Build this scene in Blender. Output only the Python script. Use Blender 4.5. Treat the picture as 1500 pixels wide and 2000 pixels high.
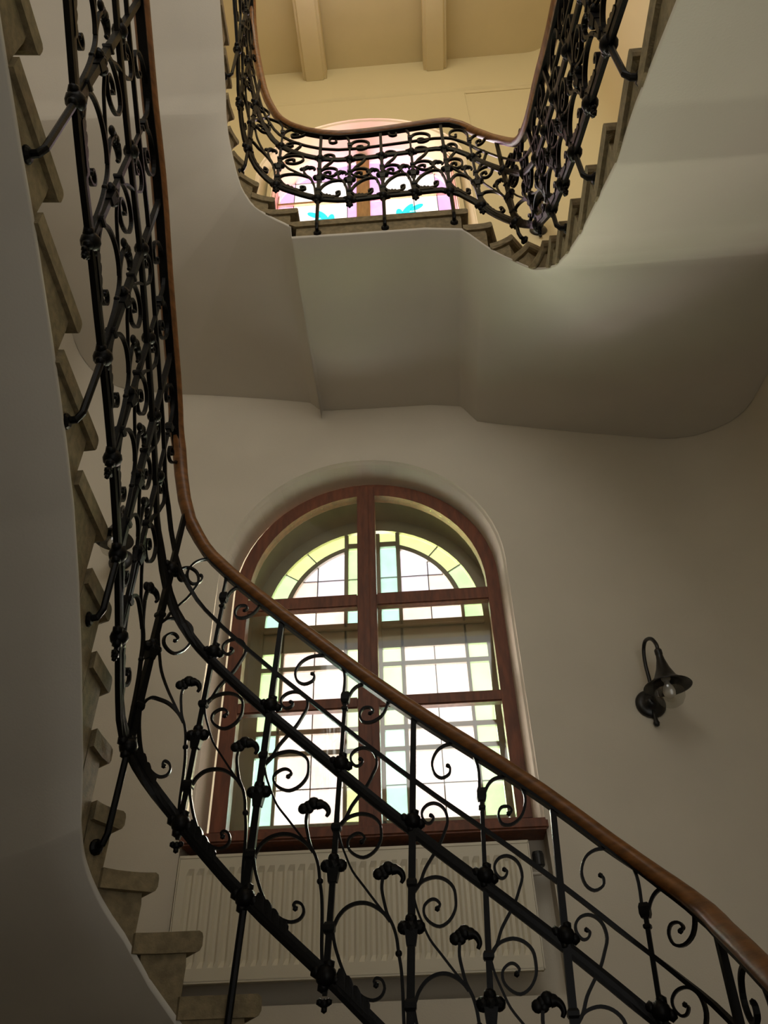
import bpy, bmesh, math, random
from mathutils import Vector, Matrix
random.seed(7)
S = bpy.context.scene
COL = S.collection
for o in list(bpy.data.objects):
    bpy.data.objects.remove(o)

# ------------------------------------------------------------------ camera
PITCH, YAW, ROLL = (math.radians(a) for a in (38.5, -2.8, -1.9))
cam = bpy.data.cameras.new('camera')
cam.sensor_fit = 'VERTICAL'; cam.sensor_height = 36.0
cam.lens = 36.0 * 1500.0 / 2000.0
cam.clip_start = 0.02
co = bpy.data.objects.new('camera', cam); COL.objects.link(co)
fwd = Vector((math.sin(YAW) * math.cos(PITCH), math.cos(YAW) * math.cos(PITCH), math.sin(PITCH)))
rt = Vector((math.cos(YAW), -math.sin(YAW), 0)); up = rt.cross(fwd)
r2 = rt * math.cos(ROLL) + up * math.sin(ROLL); u2 = up * math.cos(ROLL) - rt * math.sin(ROLL)
co.matrix_world = Matrix((r2, u2, -fwd)).transposed().to_4x4()
S.camera = co

# ------------------------------------------------------------------ world, light, exposure
S.view_settings.view_transform = 'Standard'
S.view_settings.look = 'None'
S.view_settings.gamma = 1.0
S.view_settings.use_curve_mapping = False
S.view_settings.exposure = 0.42
S.cycles.use_denoising = True
S.cycles.max_bounces = 10
S.cycles.diffuse_bounces = 6
S.cycles.transparent_max_bounces = 16
S.cycles.caustics_reflective = False
S.cycles.caustics_refractive = False
W = bpy.data.worlds.new('overcast_sky'); S.world = W; W.use_nodes = True
bg = W.node_tree.nodes['Background']
bg.inputs[0].default_value = (1.0, 0.985, 0.95, 1); bg.inputs[1].default_value = 0.70

def area_light(name, loc, rot, sx, sy, power, color=(1, 1, 1), portal=False):
    l = bpy.data.lights.new(name, 'AREA'); l.shape = 'RECTANGLE'; l.size = sx; l.size_y = sy
    l.energy = power; l.color = color
    if portal: l.cycles.is_portal = True
    o = bpy.data.objects.new(name, l); COL.objects.link(o)
    o.location = loc; o.rotation_euler = rot
    return o
# portals guide the sky sampling at the two windows
area_light('window_portal', (-0.29, 4.30, 2.15), (math.radians(-90), 0, 0), 1.6, 2.2, 1, portal=True)
area_light('window_portal', (-0.29, 4.30, 6.75), (math.radians(-90), 0, 0), 1.9, 2.6, 1, portal=True)

# the bright overcast sky low over the street outside each window
area_light('street_daylight', (-0.29, 4.75, 2.15), (math.radians(-90), 0, 0), 2.2, 2.6, 75, (1.0, 0.97, 0.92))
area_light('street_daylight', (-1.6, 9.0, 1.9), (math.radians(-90), 0, 0), 5.0, 3.6, 1500, (1.0, 0.97, 0.92))
area_light('street_daylight', (-0.29, 4.75, 6.75), (math.radians(-90), 0, 0), 2.2, 2.8, 130, (1.0, 0.95, 0.90))
# unseen fill lights added behind the near wall to brighten the well
area_light('hall_fill', (1.00, -1.95, 0.10), (math.radians(90), 0, 0), 1.6, 3.2, 4.2, (1.0, 0.96, 0.88))
area_light('gallery_fill', (-0.15, -1.95, 4.25), (math.radians(90), 0, 0), 2.4, 2.0, 26, (1.0, 0.95, 0.86))
area_light('attic_fill', (-0.15, -1.95, 7.8), (math.radians(90), 0, 0), 2.4, 2.3, 64, (1.0, 0.95, 0.68))

# ------------------------------------------------------------------ materials
def mat(name, col, rough=0.6, metal=0.0, noise=0.0, nscale=6.0, bump=0.0, bscale=60.0, dark=None, stretch=None, coat=0.0, spec=0.5):
    m = bpy.data.materials.new(name); m.use_nodes = True
    nt = m.node_tree; b = nt.nodes['Principled BSDF']
    b.inputs['Base Color'].default_value = (*col, 1)
    b.inputs['Roughness'].default_value = rough; b.inputs['Metallic'].default_value = metal
    b.inputs['Specular IOR Level'].default_value = spec
    if coat: b.inputs['Coat Weight'].default_value = coat
    tc = nt.nodes.new('ShaderNodeTexCoord'); src = tc.outputs['Object']
    if stretch:
        mp = nt.nodes.new('ShaderNodeMapping'); mp.inputs['Scale'].default_value = stretch
        nt.links.new(src, mp.inputs[0]); src = mp.outputs[0]
    if noise:
        n = nt.nodes.new('ShaderNodeTexNoise'); n.inputs['Scale'].default_value = nscale
        n.inputs['Detail'].default_value = 5
        nt.links.new(src, n.inputs['Vector'])
        r = nt.nodes.new('ShaderNodeValToRGB')
        d = dark or tuple(c * (1 - noise) for c in col)
        r.color_ramp.elements[0].color = (*d, 1); r.color_ramp.elements[0].position = 0.35
        r.color_ramp.elements[1].color = (*col, 1); r.color_ramp.elements[1].position = 0.65
        nt.links.new(n.outputs['Fac'], r.inputs[0]); nt.links.new(r.outputs[0], b.inputs['Base Color'])
    if bump:
        n2 = nt.nodes.new('ShaderNodeTexNoise'); n2.inputs['Scale'].default_value = bscale
        n2.inputs['Detail'].default_value = 4
        nt.links.new(src, n2.inputs['Vector'])
        bp = nt.nodes.new('ShaderNodeBump'); bp.inputs['Strength'].default_value = bump
        bp.inputs['Distance'].default_value = 0.004
        nt.links.new(n2.outputs['Fac'], bp.inputs['Height']); nt.links.new(bp.outputs[0], b.inputs['Normal'])
    return m

def pane_mat(name, col, trans=0.95):
    m = bpy.data.materials.new(name); m.use_nodes = True
    nt = m.node_tree
    for n in list(nt.nodes): nt.nodes.remove(n)
    out = nt.nodes.new('ShaderNodeOutputMaterial'); mx = nt.nodes.new('ShaderNodeMixShader')
    t = nt.nodes.new('ShaderNodeBsdfTransparent'); tl = nt.nodes.new('ShaderNodeBsdfTranslucent')
    tc = nt.nodes.new('ShaderNodeTexCoord'); no = nt.nodes.new('ShaderNodeTexNoise')
    no.inputs['Scale'].default_value = 9; no.inputs['Detail'].default_value = 3
    rp = nt.nodes.new('ShaderNodeValToRGB')
    rp.color_ramp.elements[0].color = (*[c * 0.92 for c in col], 1); rp.color_ramp.elements[0].position = 0.3
    rp.color_ramp.elements[1].color = (*col, 1); rp.color_ramp.elements[1].position = 0.6
    nt.links.new(tc.outputs['Object'], no.inputs['Vector']); nt.links.new(no.outputs['Fac'], rp.inputs[0])
    nt.links.new(rp.outputs[0], t.inputs[0]); nt.links.new(rp.outputs[0], tl.inputs[0])
    mx.inputs[0].default_value = 1 - trans
    nt.links.new(t.outputs[0], mx.inputs[1]); nt.links.new(tl.outputs[0], mx.inputs[2])
    nt.links.new(mx.outputs[0], out.inputs[0])
    return m

def clear_mat(name, tint=(0.95, 0.97, 0.95), gloss=0.06):
    m = bpy.data.materials.new(name); m.use_nodes = True
    nt = m.node_tree
    for n in list(nt.nodes): nt.nodes.remove(n)
    out = nt.nodes.new('ShaderNodeOutputMaterial'); mx = nt.nodes.new('ShaderNodeMixShader')
    t = nt.nodes.new('ShaderNodeBsdfTransparent'); g = nt.nodes.new('ShaderNodeBsdfGlossy')
    t.inputs[0].default_value = (*tint, 1); g.inputs['Roughness'].default_value = 0.03
    mx.inputs[0].default_value = gloss
    nt.links.new(t.outputs[0], mx.inputs[1]); nt.links.new(g.outputs[0], mx.inputs[2])
    nt.links.new(mx.outputs[0], out.inputs[0])
    return m

M = dict(
    plaster=mat('plaster', (0.67, 0.612, 0.505), 0.9, noise=0.05, nscale=2.5, bump=0.15, bscale=140),
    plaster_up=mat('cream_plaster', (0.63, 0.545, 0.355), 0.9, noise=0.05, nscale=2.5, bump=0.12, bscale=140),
    soffit=mat('soffit_plaster', (0.605, 0.57, 0.505), 0.9, noise=0.05, nscale=2.0, bump=0.12, bscale=140),
    stone=mat('sandstone', (0.25, 0.195, 0.107), 0.85, noise=0.35, nscale=38, bump=0.5, bscale=180),
    iron=mat('black_iron', (0.004, 0.0036, 0.0034), 0.40, metal=0.0, noise=0.3, nscale=30, bump=0.15, bscale=90, spec=0.13),
    oak=mat('handrail_wood', (0.24, 0.095, 0.025), 0.38, noise=0.45, nscale=9, stretch=(2, 2, 7), bump=0.1, bscale=40),
    mahogany=mat('window_wood', (0.20, 0.058, 0.020), 0.55, noise=0.4, nscale=8, stretch=(5, 5, 1), bump=0.1, bscale=40),
    tanwood=mat('tan_wood', (0.42, 0.235, 0.09), 0.5, noise=0.3, nscale=8, stretch=(5, 5, 1)),
    cream=mat('cream_paint', (0.24, 0.205, 0.115), 0.55, noise=0.12, nscale=12),
    lead=mat('lead_came', (0.09, 0.075, 0.07), 0.6, noise=0.2, nscale=20),
    radiator=mat('radiator_enamel', (0.70, 0.64, 0.50), 0.45, noise=0.04, nscale=3),
    black=mat('black_plastic', (0.012, 0.012, 0.013), 0.4, noise=0.1, nscale=20),
    floor=mat('floor_tile', (0.16, 0.12, 0.09), 0.6, noise=0.3, nscale=5),
    bulb=mat('frosted_bulb', (0.85, 0.80, 0.72), 0.35, noise=0.02, nscale=5),
    bronze=mat('lamp_metal', (0.010, 0.009, 0.009), 0.35, noise=0.2, nscale=20),
    white=mat('white_enamel', (0.5, 0.46, 0.40), 0.4, noise=0.05, nscale=10),
    clear=clear_mat('clear_glass'), globe=clear_mat('lamp_glass', (0.9, 0.9, 0.88), 0.10),
    g_pink=pane_mat('pink_glass', (0.96, 0.85, 0.83)), g_white=pane_mat('white_glass', (0.99, 0.94, 0.92)),
    g_lilac=pane_mat('lilac_glass', (0.91, 0.86, 0.93)),
    g_green=pane_mat('green_glass', (0.80, 0.94, 0.68)), g_blue=pane_mat('blue_glass', (0.72, 0.91, 0.84)),
    g_yellow=pane_mat('yellow_glass', (0.87, 0.92, 0.60)), g_rose=pane_mat('rose_glass', (0.93, 0.68, 0.92)),
    g_cyan=pane_mat('cyan_glass', (0.18, 0.80, 0.86)),
)

# ------------------------------------------------------------------ helpers
def link(name, bm, m, parent=None, smooth=False, recalc=True):
    if recalc: bmesh.ops.recalc_face_normals(bm, faces=bm.faces)
    me = bpy.data.meshes.new(name); bm.to_mesh(me); bm.free()
    me.materials.append(m)
    if smooth:
        for p in me.polygons: p.use_smooth = True
    o = bpy.data.objects.new(name, me); COL.objects.link(o)
    if parent: o.parent = parent
    return o

def thing(name, label, cat, loc=(0, 0, 0), group=None):
    o = bpy.data.objects.new(name, None); COL.objects.link(o)
    o.empty_display_size = 0.1
    o['label'] = label; o['category'] = cat
    if group: o['group'] = group
    o.location = loc
    return o

def struct(o, label=None):
    o['kind'] = 'structure'
    if label: o['label'] = label
    return o

def box(bm, x0, x1, y0, y1, z0, z1):
    v = [bm.verts.new((x, y, z)) for x in (x0, x1) for y in (y0, y1) for z in (z0, z1)]
    for f in ((0, 1, 3, 2), (4, 6, 7, 5), (0, 4, 5, 1), (2, 3, 7, 6), (0, 2, 6, 4), (1, 5, 7, 3)):
        bm.faces.new([v[i] for i in f])

def bevel_all(bm, w, seg=2):
    bmesh.ops.bevel(bm, geom=bm.edges[:], offset=w, segments=seg, affect='EDGES', clamp_overlap=True)

def prism(bm, pts, y0, y1):
    """polygon in the x-z plane extruded from y0 to y1"""
    a = [bm.verts.new((p[0], y0, p[1])) for p in pts]; b = [bm.verts.new((p[0], y1, p[1])) for p in pts]
    bm.faces.new(a); bm.faces.new(b[::-1])
    n = len(pts)
    for i in range(n):
        bm.faces.new((a[i], a[(i + 1) % n], b[(i + 1) % n], b[i]))

def band(bm, A, B, y0, y1, closed=False):
    """solid strip between two x-z polylines of equal length"""
    n = len(A); R = []
    for i in range(n):
        R.append([bm.verts.new((A[i][0], y0, A[i][1])), bm.verts.new((B[i][0], y0, B[i][1])),
                  bm.verts.new((B[i][0], y1, B[i][1])), bm.verts.new((A[i][0], y1, A[i][1]))])
    for i in range(n if closed else n - 1):
        p, q = R[i], R[(i + 1) % n]
        for k in range(4):
            bm.faces.new((p[k], p[(k + 1) % 4], q[(k + 1) % 4], q[k]))
    if not closed:
        bm.faces.new(R[0]); bm.faces.new(R[-1][::-1])

def lathe(bm, prof, c, axis=(0, 0, 1), seg=20):
    """profile of (radius, height) revolved about an axis through c"""
    ax = Vector(axis).normalized(); q = Vector((0, 0, 1)).rotation_difference(ax); c = Vector(c)
    rings = []
    for r, h in prof:
        if r < 1e-5: rings.append([bm.verts.new(c + q @ Vector((0, 0, h)))])
        else: rings.append([bm.verts.new(c + q @ Vector((r * math.cos(2 * math.pi * k / seg), r * math.sin(2 * math.pi * k / seg), h))) for k in range(seg)])
    for a, b in zip(rings, rings[1:]):
        for k in range(seg):
            k2 = (k + 1) % seg
            f = [a[k % len(a)], a[k2 % len(a)], b[k2 % len(b)], b[k % len(b)]]
            u = []
            for v in f:
                if v not in u: u.append(v)
            if len(u) > 2: bm.faces.new(u)

def catmull(P, per=4):
    P = [Vector(p) for p in P]
    out = []
    for i in range(len(P) - 1):
        p0 = P[i - 1] if i else P[0] * 2 - P[1]
        p1, p2 = P[i], P[i + 1]
        p3 = P[i + 2] if i + 2 < len(P) else P[-1] * 2 - P[-2]
        for k in range(per):
            t = k / per
            out.append(0.5 * ((2 * p1) + (p2 - p0) * t + (2 * p0 - 5 * p1 + 4 * p2 - p3) * t * t + (3 * p1 - p0 - 3 * p2 + p3) * t ** 3))
    out.append(P[-1]); return out

def tube(bm, P, rad, seg=6, cap=True):
    """round tube along 3-D points, radius per point or constant"""
    P = [Vector(p) for p in P]; n = len(P); rings = []
    ref = None
    for i in range(n):
        t = (P[min(i + 1, n - 1)] - P[max(i - 1, 0)]).normalized()
        if ref is None: ref = t.orthogonal().normalized()
        ref = (ref - t * ref.dot(t)).normalized(); s = t.cross(ref)
        r = rad[i] if isinstance(rad, (list, tuple)) else rad
        rings.append([bm.verts.new(P[i] + (ref * math.cos(2 * math.pi * k / seg) + s * math.sin(2 * math.pi * k / seg)) * r) for k in range(seg)])
    for a, b in zip(rings, rings[1:]):
        for k in range(seg): bm.faces.new((a[k], a[(k + 1) % seg], b[(k + 1) % seg], b[k]))
    if cap: bm.faces.new(rings[0][::-1]); bm.faces.new(rings[-1])

def ball(bm, c, r, sx=1, sy=1, sz=1, sub=2):
    g = bmesh.ops.create_icosphere(bm, subdivisions=sub, radius=r)
    for v in g['verts']: v.co = Vector((v.co.x * sx, v.co.y * sy, v.co.z * sz)) + Vector(c)

def lerp_tab(X, Y, x):
    if x <= X[0]: return Y[0] + (Y[1] - Y[0]) / (X[1] - X[0]) * (x - X[0])
    for i in range(len(X) - 1):
        if x <= X[i + 1]: return Y[i] + (Y[i + 1] - Y[i]) * (x - X[i]) / (X[i + 1] - X[i])
    return Y[-1] + (Y[-1] - Y[-2]) / (X[-1] - X[-2]) * (x - X[-1])

class Path:
    """plan curve: straight runs joined by round corners, measured by arc length"""
    def __init__(s, pts, rad, n=14):
        P = [Vector(p) for p in pts]; out = [P[0]]
        for i in range(1, len(P) - 1):
            a = (P[i - 1] - P[i]).normalized(); b = (P[i + 1] - P[i]).normalized()
            ang = math.acos(a.dot(b)); r = rad[i - 1]; t = r / math.tan(ang / 2)
            c = P[i] + (a + b).normalized() * r / math.sin(ang / 2)
            s0 = P[i] + a * t - c; s1 = P[i] + b * t - c
            a0 = math.atan2(s0.y, s0.x); a1 = math.atan2(s1.y, s1.x)
            d = (a1 - a0 + math.pi) % (2 * math.pi) - math.pi
            for k in range(n + 1):
                q = a0 + d * k / n; out.append(c + r * Vector((math.cos(q), math.sin(q))))
        out.append(P[-1]); s.P = out; s.S = [0.0]
        for p, q in zip(out, out[1:]): s.S.append(s.S[-1] + (q - p).length)
        s.T = [(out[min(i + 1, len(out) - 1)] - out[max(i - 1, 0)]).normalized() for i in range(len(out))]
    def at(s, x):
        i = 0
        while i < len(s.S) - 2 and x > s.S[i + 1]: i += 1
        u = (x - s.S[i]) / (s.S[i + 1] - s.S[i])
        p = s.P[i].lerp(s.P[i + 1], u)
        t = s.T[i].lerp(s.T[i + 1], min(max(u, 0), 1)).normalized()
        return p, t, Vector((-t.y, t.x))       # point, tangent, outward normal
    def pt(s, x, z, off=0.0):
        p, t, n = s.at(x); q = p + n * off
        return Vector((q.x, q.y, z))

# ------------------------------------------------------------------ stairwell outline
YF, YN, XL, XR = 3.65, -1.70, -2.28, 2.00      # far, near, left, right wall faces
RCL, RCR = 0.35, 0.42                           # round wall corners at the far end
ZF, ZTOP, ZC = -1.60, 9.60, 9.35
WALL = Path([(XL, YN), (XL, YF), (XR, YF), (XR, YN)], [RCL, RCR], 12)
def to_wall(p, n, gap=0.003):
    """where the horizontal ray from p along n meets the wall outline"""
    best = None
    for a, b in zip(WALL.P, WALL.P[1:]):
        e = b - a; det = n.x * -e.y + n.y * e.x
        if abs(det) < 1e-9: continue
        d = a - p; t = (d.x * -e.y + d.y * e.x) / det; u = (n.x * d.y - n.y * d.x) / det
        if t > 0 and -1e-6 <= u <= 1 + 1e-6 and (best is None or t < best): best = t
    return p + n * ((best or 1.3) - gap)

# window openings in the far wall: half width, centre, spring height, sill, arch rise
W1 = dict(c=-0.320, h=0.830, zs=2.513, b=0.830, sill=1.06)
W2 = dict(c=-0.295, h=1.000, zs=7.100, b=0.985, sill=5.35)
def arch(c, h, zs, b, sill, n=28):
    P = [(c + h, sill)]
    for k in range(n + 1):
        q = math.pi * k / n; P.append((c + h * math.cos(q), zs + b * math.sin(q)))
    P.append((c - h, sill)); return P

def far_wall():
    bm = bmesh.new()
    x0, x1 = XL + RCL, XR - RCR
    n1 = (-1.168, 0.508, 0.385, 1.06)           # radiator niche
    A1 = arch(**W1); A2 = arch(**W2)
    loops = [[(x0, ZF), (x1, ZF), (x1, ZTOP), (x0, ZTOP)],
             [(n1[0], n1[2]), (n1[1], n1[2]), (n1[1], n1[3])] + A1[1:-1] + [(n1[0], n1[3])], A2]
    E = []
    for L in loops:
        v = [bm.verts.new((p[0], YF, p[1])) for p in L]
        E += [bm.edges.new((v[i], v[(i + 1) % len(v)])) for i in range(len(v))]
    bmesh.ops.triangle_fill(bm, use_beauty=True, use_dissolve=False, edges=E)
    # rounded plaster edge and reveal of each opening
    def reveal(A, steps):
        cx = sum(p[0] for p in A) / len(A)
        rows = []
        for dx, dy in steps:
            row = []
            for i, p in enumerate(A):
                if i in (0, len(A) - 1): nx, nz = (1, 0) if p[0] > cx else (-1, 0)
                else:
                    a, b = A[i - 1], A[i + 1]; tx, tz = b[0] - a[0], b[1] - a[1]; l = math.hypot(tx, tz); nx, nz = tz / l, -tx / l
                row.append(bm.verts.new((p[0] - nx * dx, YF + dy, p[1] - nz * dx)))
            rows.append(row)
        for r, s in zip(rows, rows[1:]):
            for i in range(len(A) - 1): bm.faces.new((r[i], r[i + 1], s[i + 1], s[i]))
    reveal(A1, [(0, 0), (0.004, 0.012), (0.014, 0.028), (0.022, 0.07), (0.030, 0.14), (0.034, 0.225)])
    reveal(A2, [(0, 0), (0.004, 0.012), (0.014, 0.026), (0.05, 0.13), (0.09, 0.26), (0.11, 0.42)])
    # niche sides, back, ledge
    a, b, z0, z1 = n1
    for q in ([(a, YF, z0), (a, YF, z1), (a, YF + .14, z1), (a, YF + .14, z0)], [(b, YF, z0), (b, YF, z1), (b, YF + .14, z1), (b, YF + .14, z0)],
              [(a, YF, z0), (b, YF, z0), (b, YF + .14, z0), (a, YF + .14, z0)], [(a, YF + .14, z0), (b, YF + .14, z0), (b, YF + .14, z1), (a, YF + .14, z1)]):
        bm.faces.new([bm.verts.new(p) for p in q])
    # the masonry behind the reveals, so that only the panes let light in
    return bm
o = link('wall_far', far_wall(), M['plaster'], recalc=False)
struct(o, 'plastered far wall with two arched windows one above the other')
# colour of the upper storey: a warmer cream tone above the landing
def tint_upper(m):
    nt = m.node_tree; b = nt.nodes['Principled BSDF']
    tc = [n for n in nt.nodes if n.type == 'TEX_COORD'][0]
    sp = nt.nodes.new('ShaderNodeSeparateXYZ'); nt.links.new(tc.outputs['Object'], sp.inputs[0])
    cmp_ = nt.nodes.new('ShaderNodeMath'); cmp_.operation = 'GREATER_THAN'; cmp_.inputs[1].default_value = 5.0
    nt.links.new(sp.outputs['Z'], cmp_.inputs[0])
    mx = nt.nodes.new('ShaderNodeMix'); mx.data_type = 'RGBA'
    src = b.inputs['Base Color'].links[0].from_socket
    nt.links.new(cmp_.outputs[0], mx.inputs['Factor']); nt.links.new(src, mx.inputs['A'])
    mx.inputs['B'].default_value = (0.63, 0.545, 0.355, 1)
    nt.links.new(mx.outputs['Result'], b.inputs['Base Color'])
tint_upper(M['plaster'])

def wall_strip(i0, i1, ext0=None):
    bm = bmesh.new(); pts = WALL.P[i0:i1 + 1]
    lo = [bm.verts.new((p.x, p.y, ZF)) for p in pts]; hi = [bm.verts.new((p.x, p.y, ZTOP)) for p in pts]
    for k in range(len(pts) - 1): bm.faces.new((lo[k], lo[k + 1], hi[k + 1], hi[k]))
    return bm
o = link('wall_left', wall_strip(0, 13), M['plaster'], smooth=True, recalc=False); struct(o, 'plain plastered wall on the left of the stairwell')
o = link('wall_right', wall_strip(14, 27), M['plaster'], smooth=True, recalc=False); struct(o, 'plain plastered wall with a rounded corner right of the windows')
OPEN = [(0.2, 1.8, -1.55, 1.75), (-1.4, 1.1, 3.2, 5.3), (-1.4, 1.1, 6.6, 9.0)]  # openings made so the added fill lights shine into the well
bm = bmesh.new(); zc_ = ZF
for xa, xb, za, zb in OPEN:
    box(bm, XL, XR, YN - 0.12, YN, zc_, za); box(bm, XL, xa, YN - 0.12, YN, za, zb); box(bm, xb, XR, YN - 0.12, YN, za, zb); zc_ = zb
box(bm, XL, XR, YN - 0.12, YN, zc_, ZTOP)
struct(link('wall_near', bm, M['plaster']), 'plastered wall behind the stairwell with three openings cut for the fill lights')
bm = bmesh.new(); box(bm, XL - .1, XR + .1, YN - .1, YF + .1, ZF - .12, ZF)
struct(link('floor', bm, M['floor']), 'tiled floor at the foot of the stairs')
bm = bmesh.new(); box(bm, XL - .1, XR + .1, YN - .1, YF + .25, ZC, ZC + .15)
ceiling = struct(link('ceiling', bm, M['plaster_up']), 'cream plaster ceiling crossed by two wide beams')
for xa, xb in ((-0.915, -0.655), (0.425, 0.675)):
    bm = bmesh.new(); box(bm, xa, xb, YN, YF - 0.002, 9.08, ZC + .02)
    bmesh.ops.bevel(bm, geom=[e for e in bm.edges if abs(e.verts[0].co.y - e.verts[1].co.y) > 1], offset=0.035, segments=3, affect='EDGES')
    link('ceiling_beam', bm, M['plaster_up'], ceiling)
bm = bmesh.new()
prism_pts = [(8.52, 0), (8.535, .012), (8.56, .018), (8.58, .012), (8.60, 0)]
for x0, x1 in ((XL + RCL, XR - RCR),):
    a = [bm.verts.new((x0, YF - d, z)) for z, d in prism_pts]; b = [bm.verts.new((x1, YF - d, z)) for z, d in prism_pts]
    for k in range(len(a) - 1): bm.faces.new((a[k], a[k + 1], b[k + 1], b[k]))
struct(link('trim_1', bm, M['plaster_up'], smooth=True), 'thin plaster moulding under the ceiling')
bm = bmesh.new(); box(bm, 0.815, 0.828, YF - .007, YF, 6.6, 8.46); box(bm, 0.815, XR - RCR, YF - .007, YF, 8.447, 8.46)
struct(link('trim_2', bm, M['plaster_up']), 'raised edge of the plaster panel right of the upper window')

# ------------------------------------------------------------------ stairs
SL = Path([(-.74, -.5), (-.985, 2.35), (.70, 2.35), (.70, .3)], [.18, .22])
SU = Path([(-.90, .6), (-.98, 2.35), (.71, 2.35), (.69, -.2)], [.3, .25])
low_steps = [(.93, 2.22), (1.213, 2.079), (1.499, 1.915), (1.786, 1.752), (2.075, 1.588), (2.297, 1.428), (2.471, 1.255), (2.603, 1.085), (2.718, .91),
             (2.820, .745), (2.954, .584), (3.102, .429), (3.276, .275), (3.48, .11), (3.69, -.055), (3.90, -.22), (4.10, -.385), (4.28, -.55), (4.46, -.715),
             (4.66, -.88), (4.88, -1.045), (5.12, -1.21), (5.38, -1.375), (5.64, -1.60)]
low_sof = [(.93, 1.985), (1.12, 1.872), (1.308, 1.768), (1.445, 1.700), (1.716, 1.543), (1.917, 1.414), (2.064, 1.308), (2.219, 1.163), (2.362, 1.005), (2.541, .786), (2.626, .650),
           (2.754, .530), (2.878, .408), (2.964, .299), (3.045, .216), (3.276, -.02), (3.69, -.36), (4.10, -.70), (4.46, -1.02), (4.88, -1.34), (5.2, -1.58)]
up_steps = [(.40, 5.85), (.60, 5.69), (.82, 5.53), (1.03, 5.375), (1.24, 5.22), (1.42, 5.05), (1.53, 4.87), (1.61, 4.70), (1.692, 4.54), (1.788, 4.40), (1.894, 4.27), (2.038, 4.136),
            (2.998, 3.99), (3.117, 3.825), (3.217, 3.624), (3.308, 3.45), (3.432, 3.275), (3.551, 3.125), (3.711, 2.975), (3.903, 2.815), (4.123, 2.65), (4.341, 2.495), (4.618, 2.34), (4.92, 2.22)]
up_sof = [(.40, 5.62), (.80, 5.40), (1.046, 5.24), (1.24, 5.02), (1.439, 4.80), (1.572, 4.53), (1.685, 4.26), (1.76, 4.155), (1.884, 4.06), (2.002, 3.954), (2.012, 3.839), (2.383, 3.830), (2.80, 3.825), (2.917, 3.815),
          (3.021, 3.735), (3.111, 3.564), (3.204, 3.401), (3.308, 3.216), (3.464, 2.993), (3.659, 2.800), (3.827, 2.665), (4.075, 2.490), (4.302, 2.335), (4.568, 2.180), (4.832, 2.028), (4.95, 1.96)]

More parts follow.
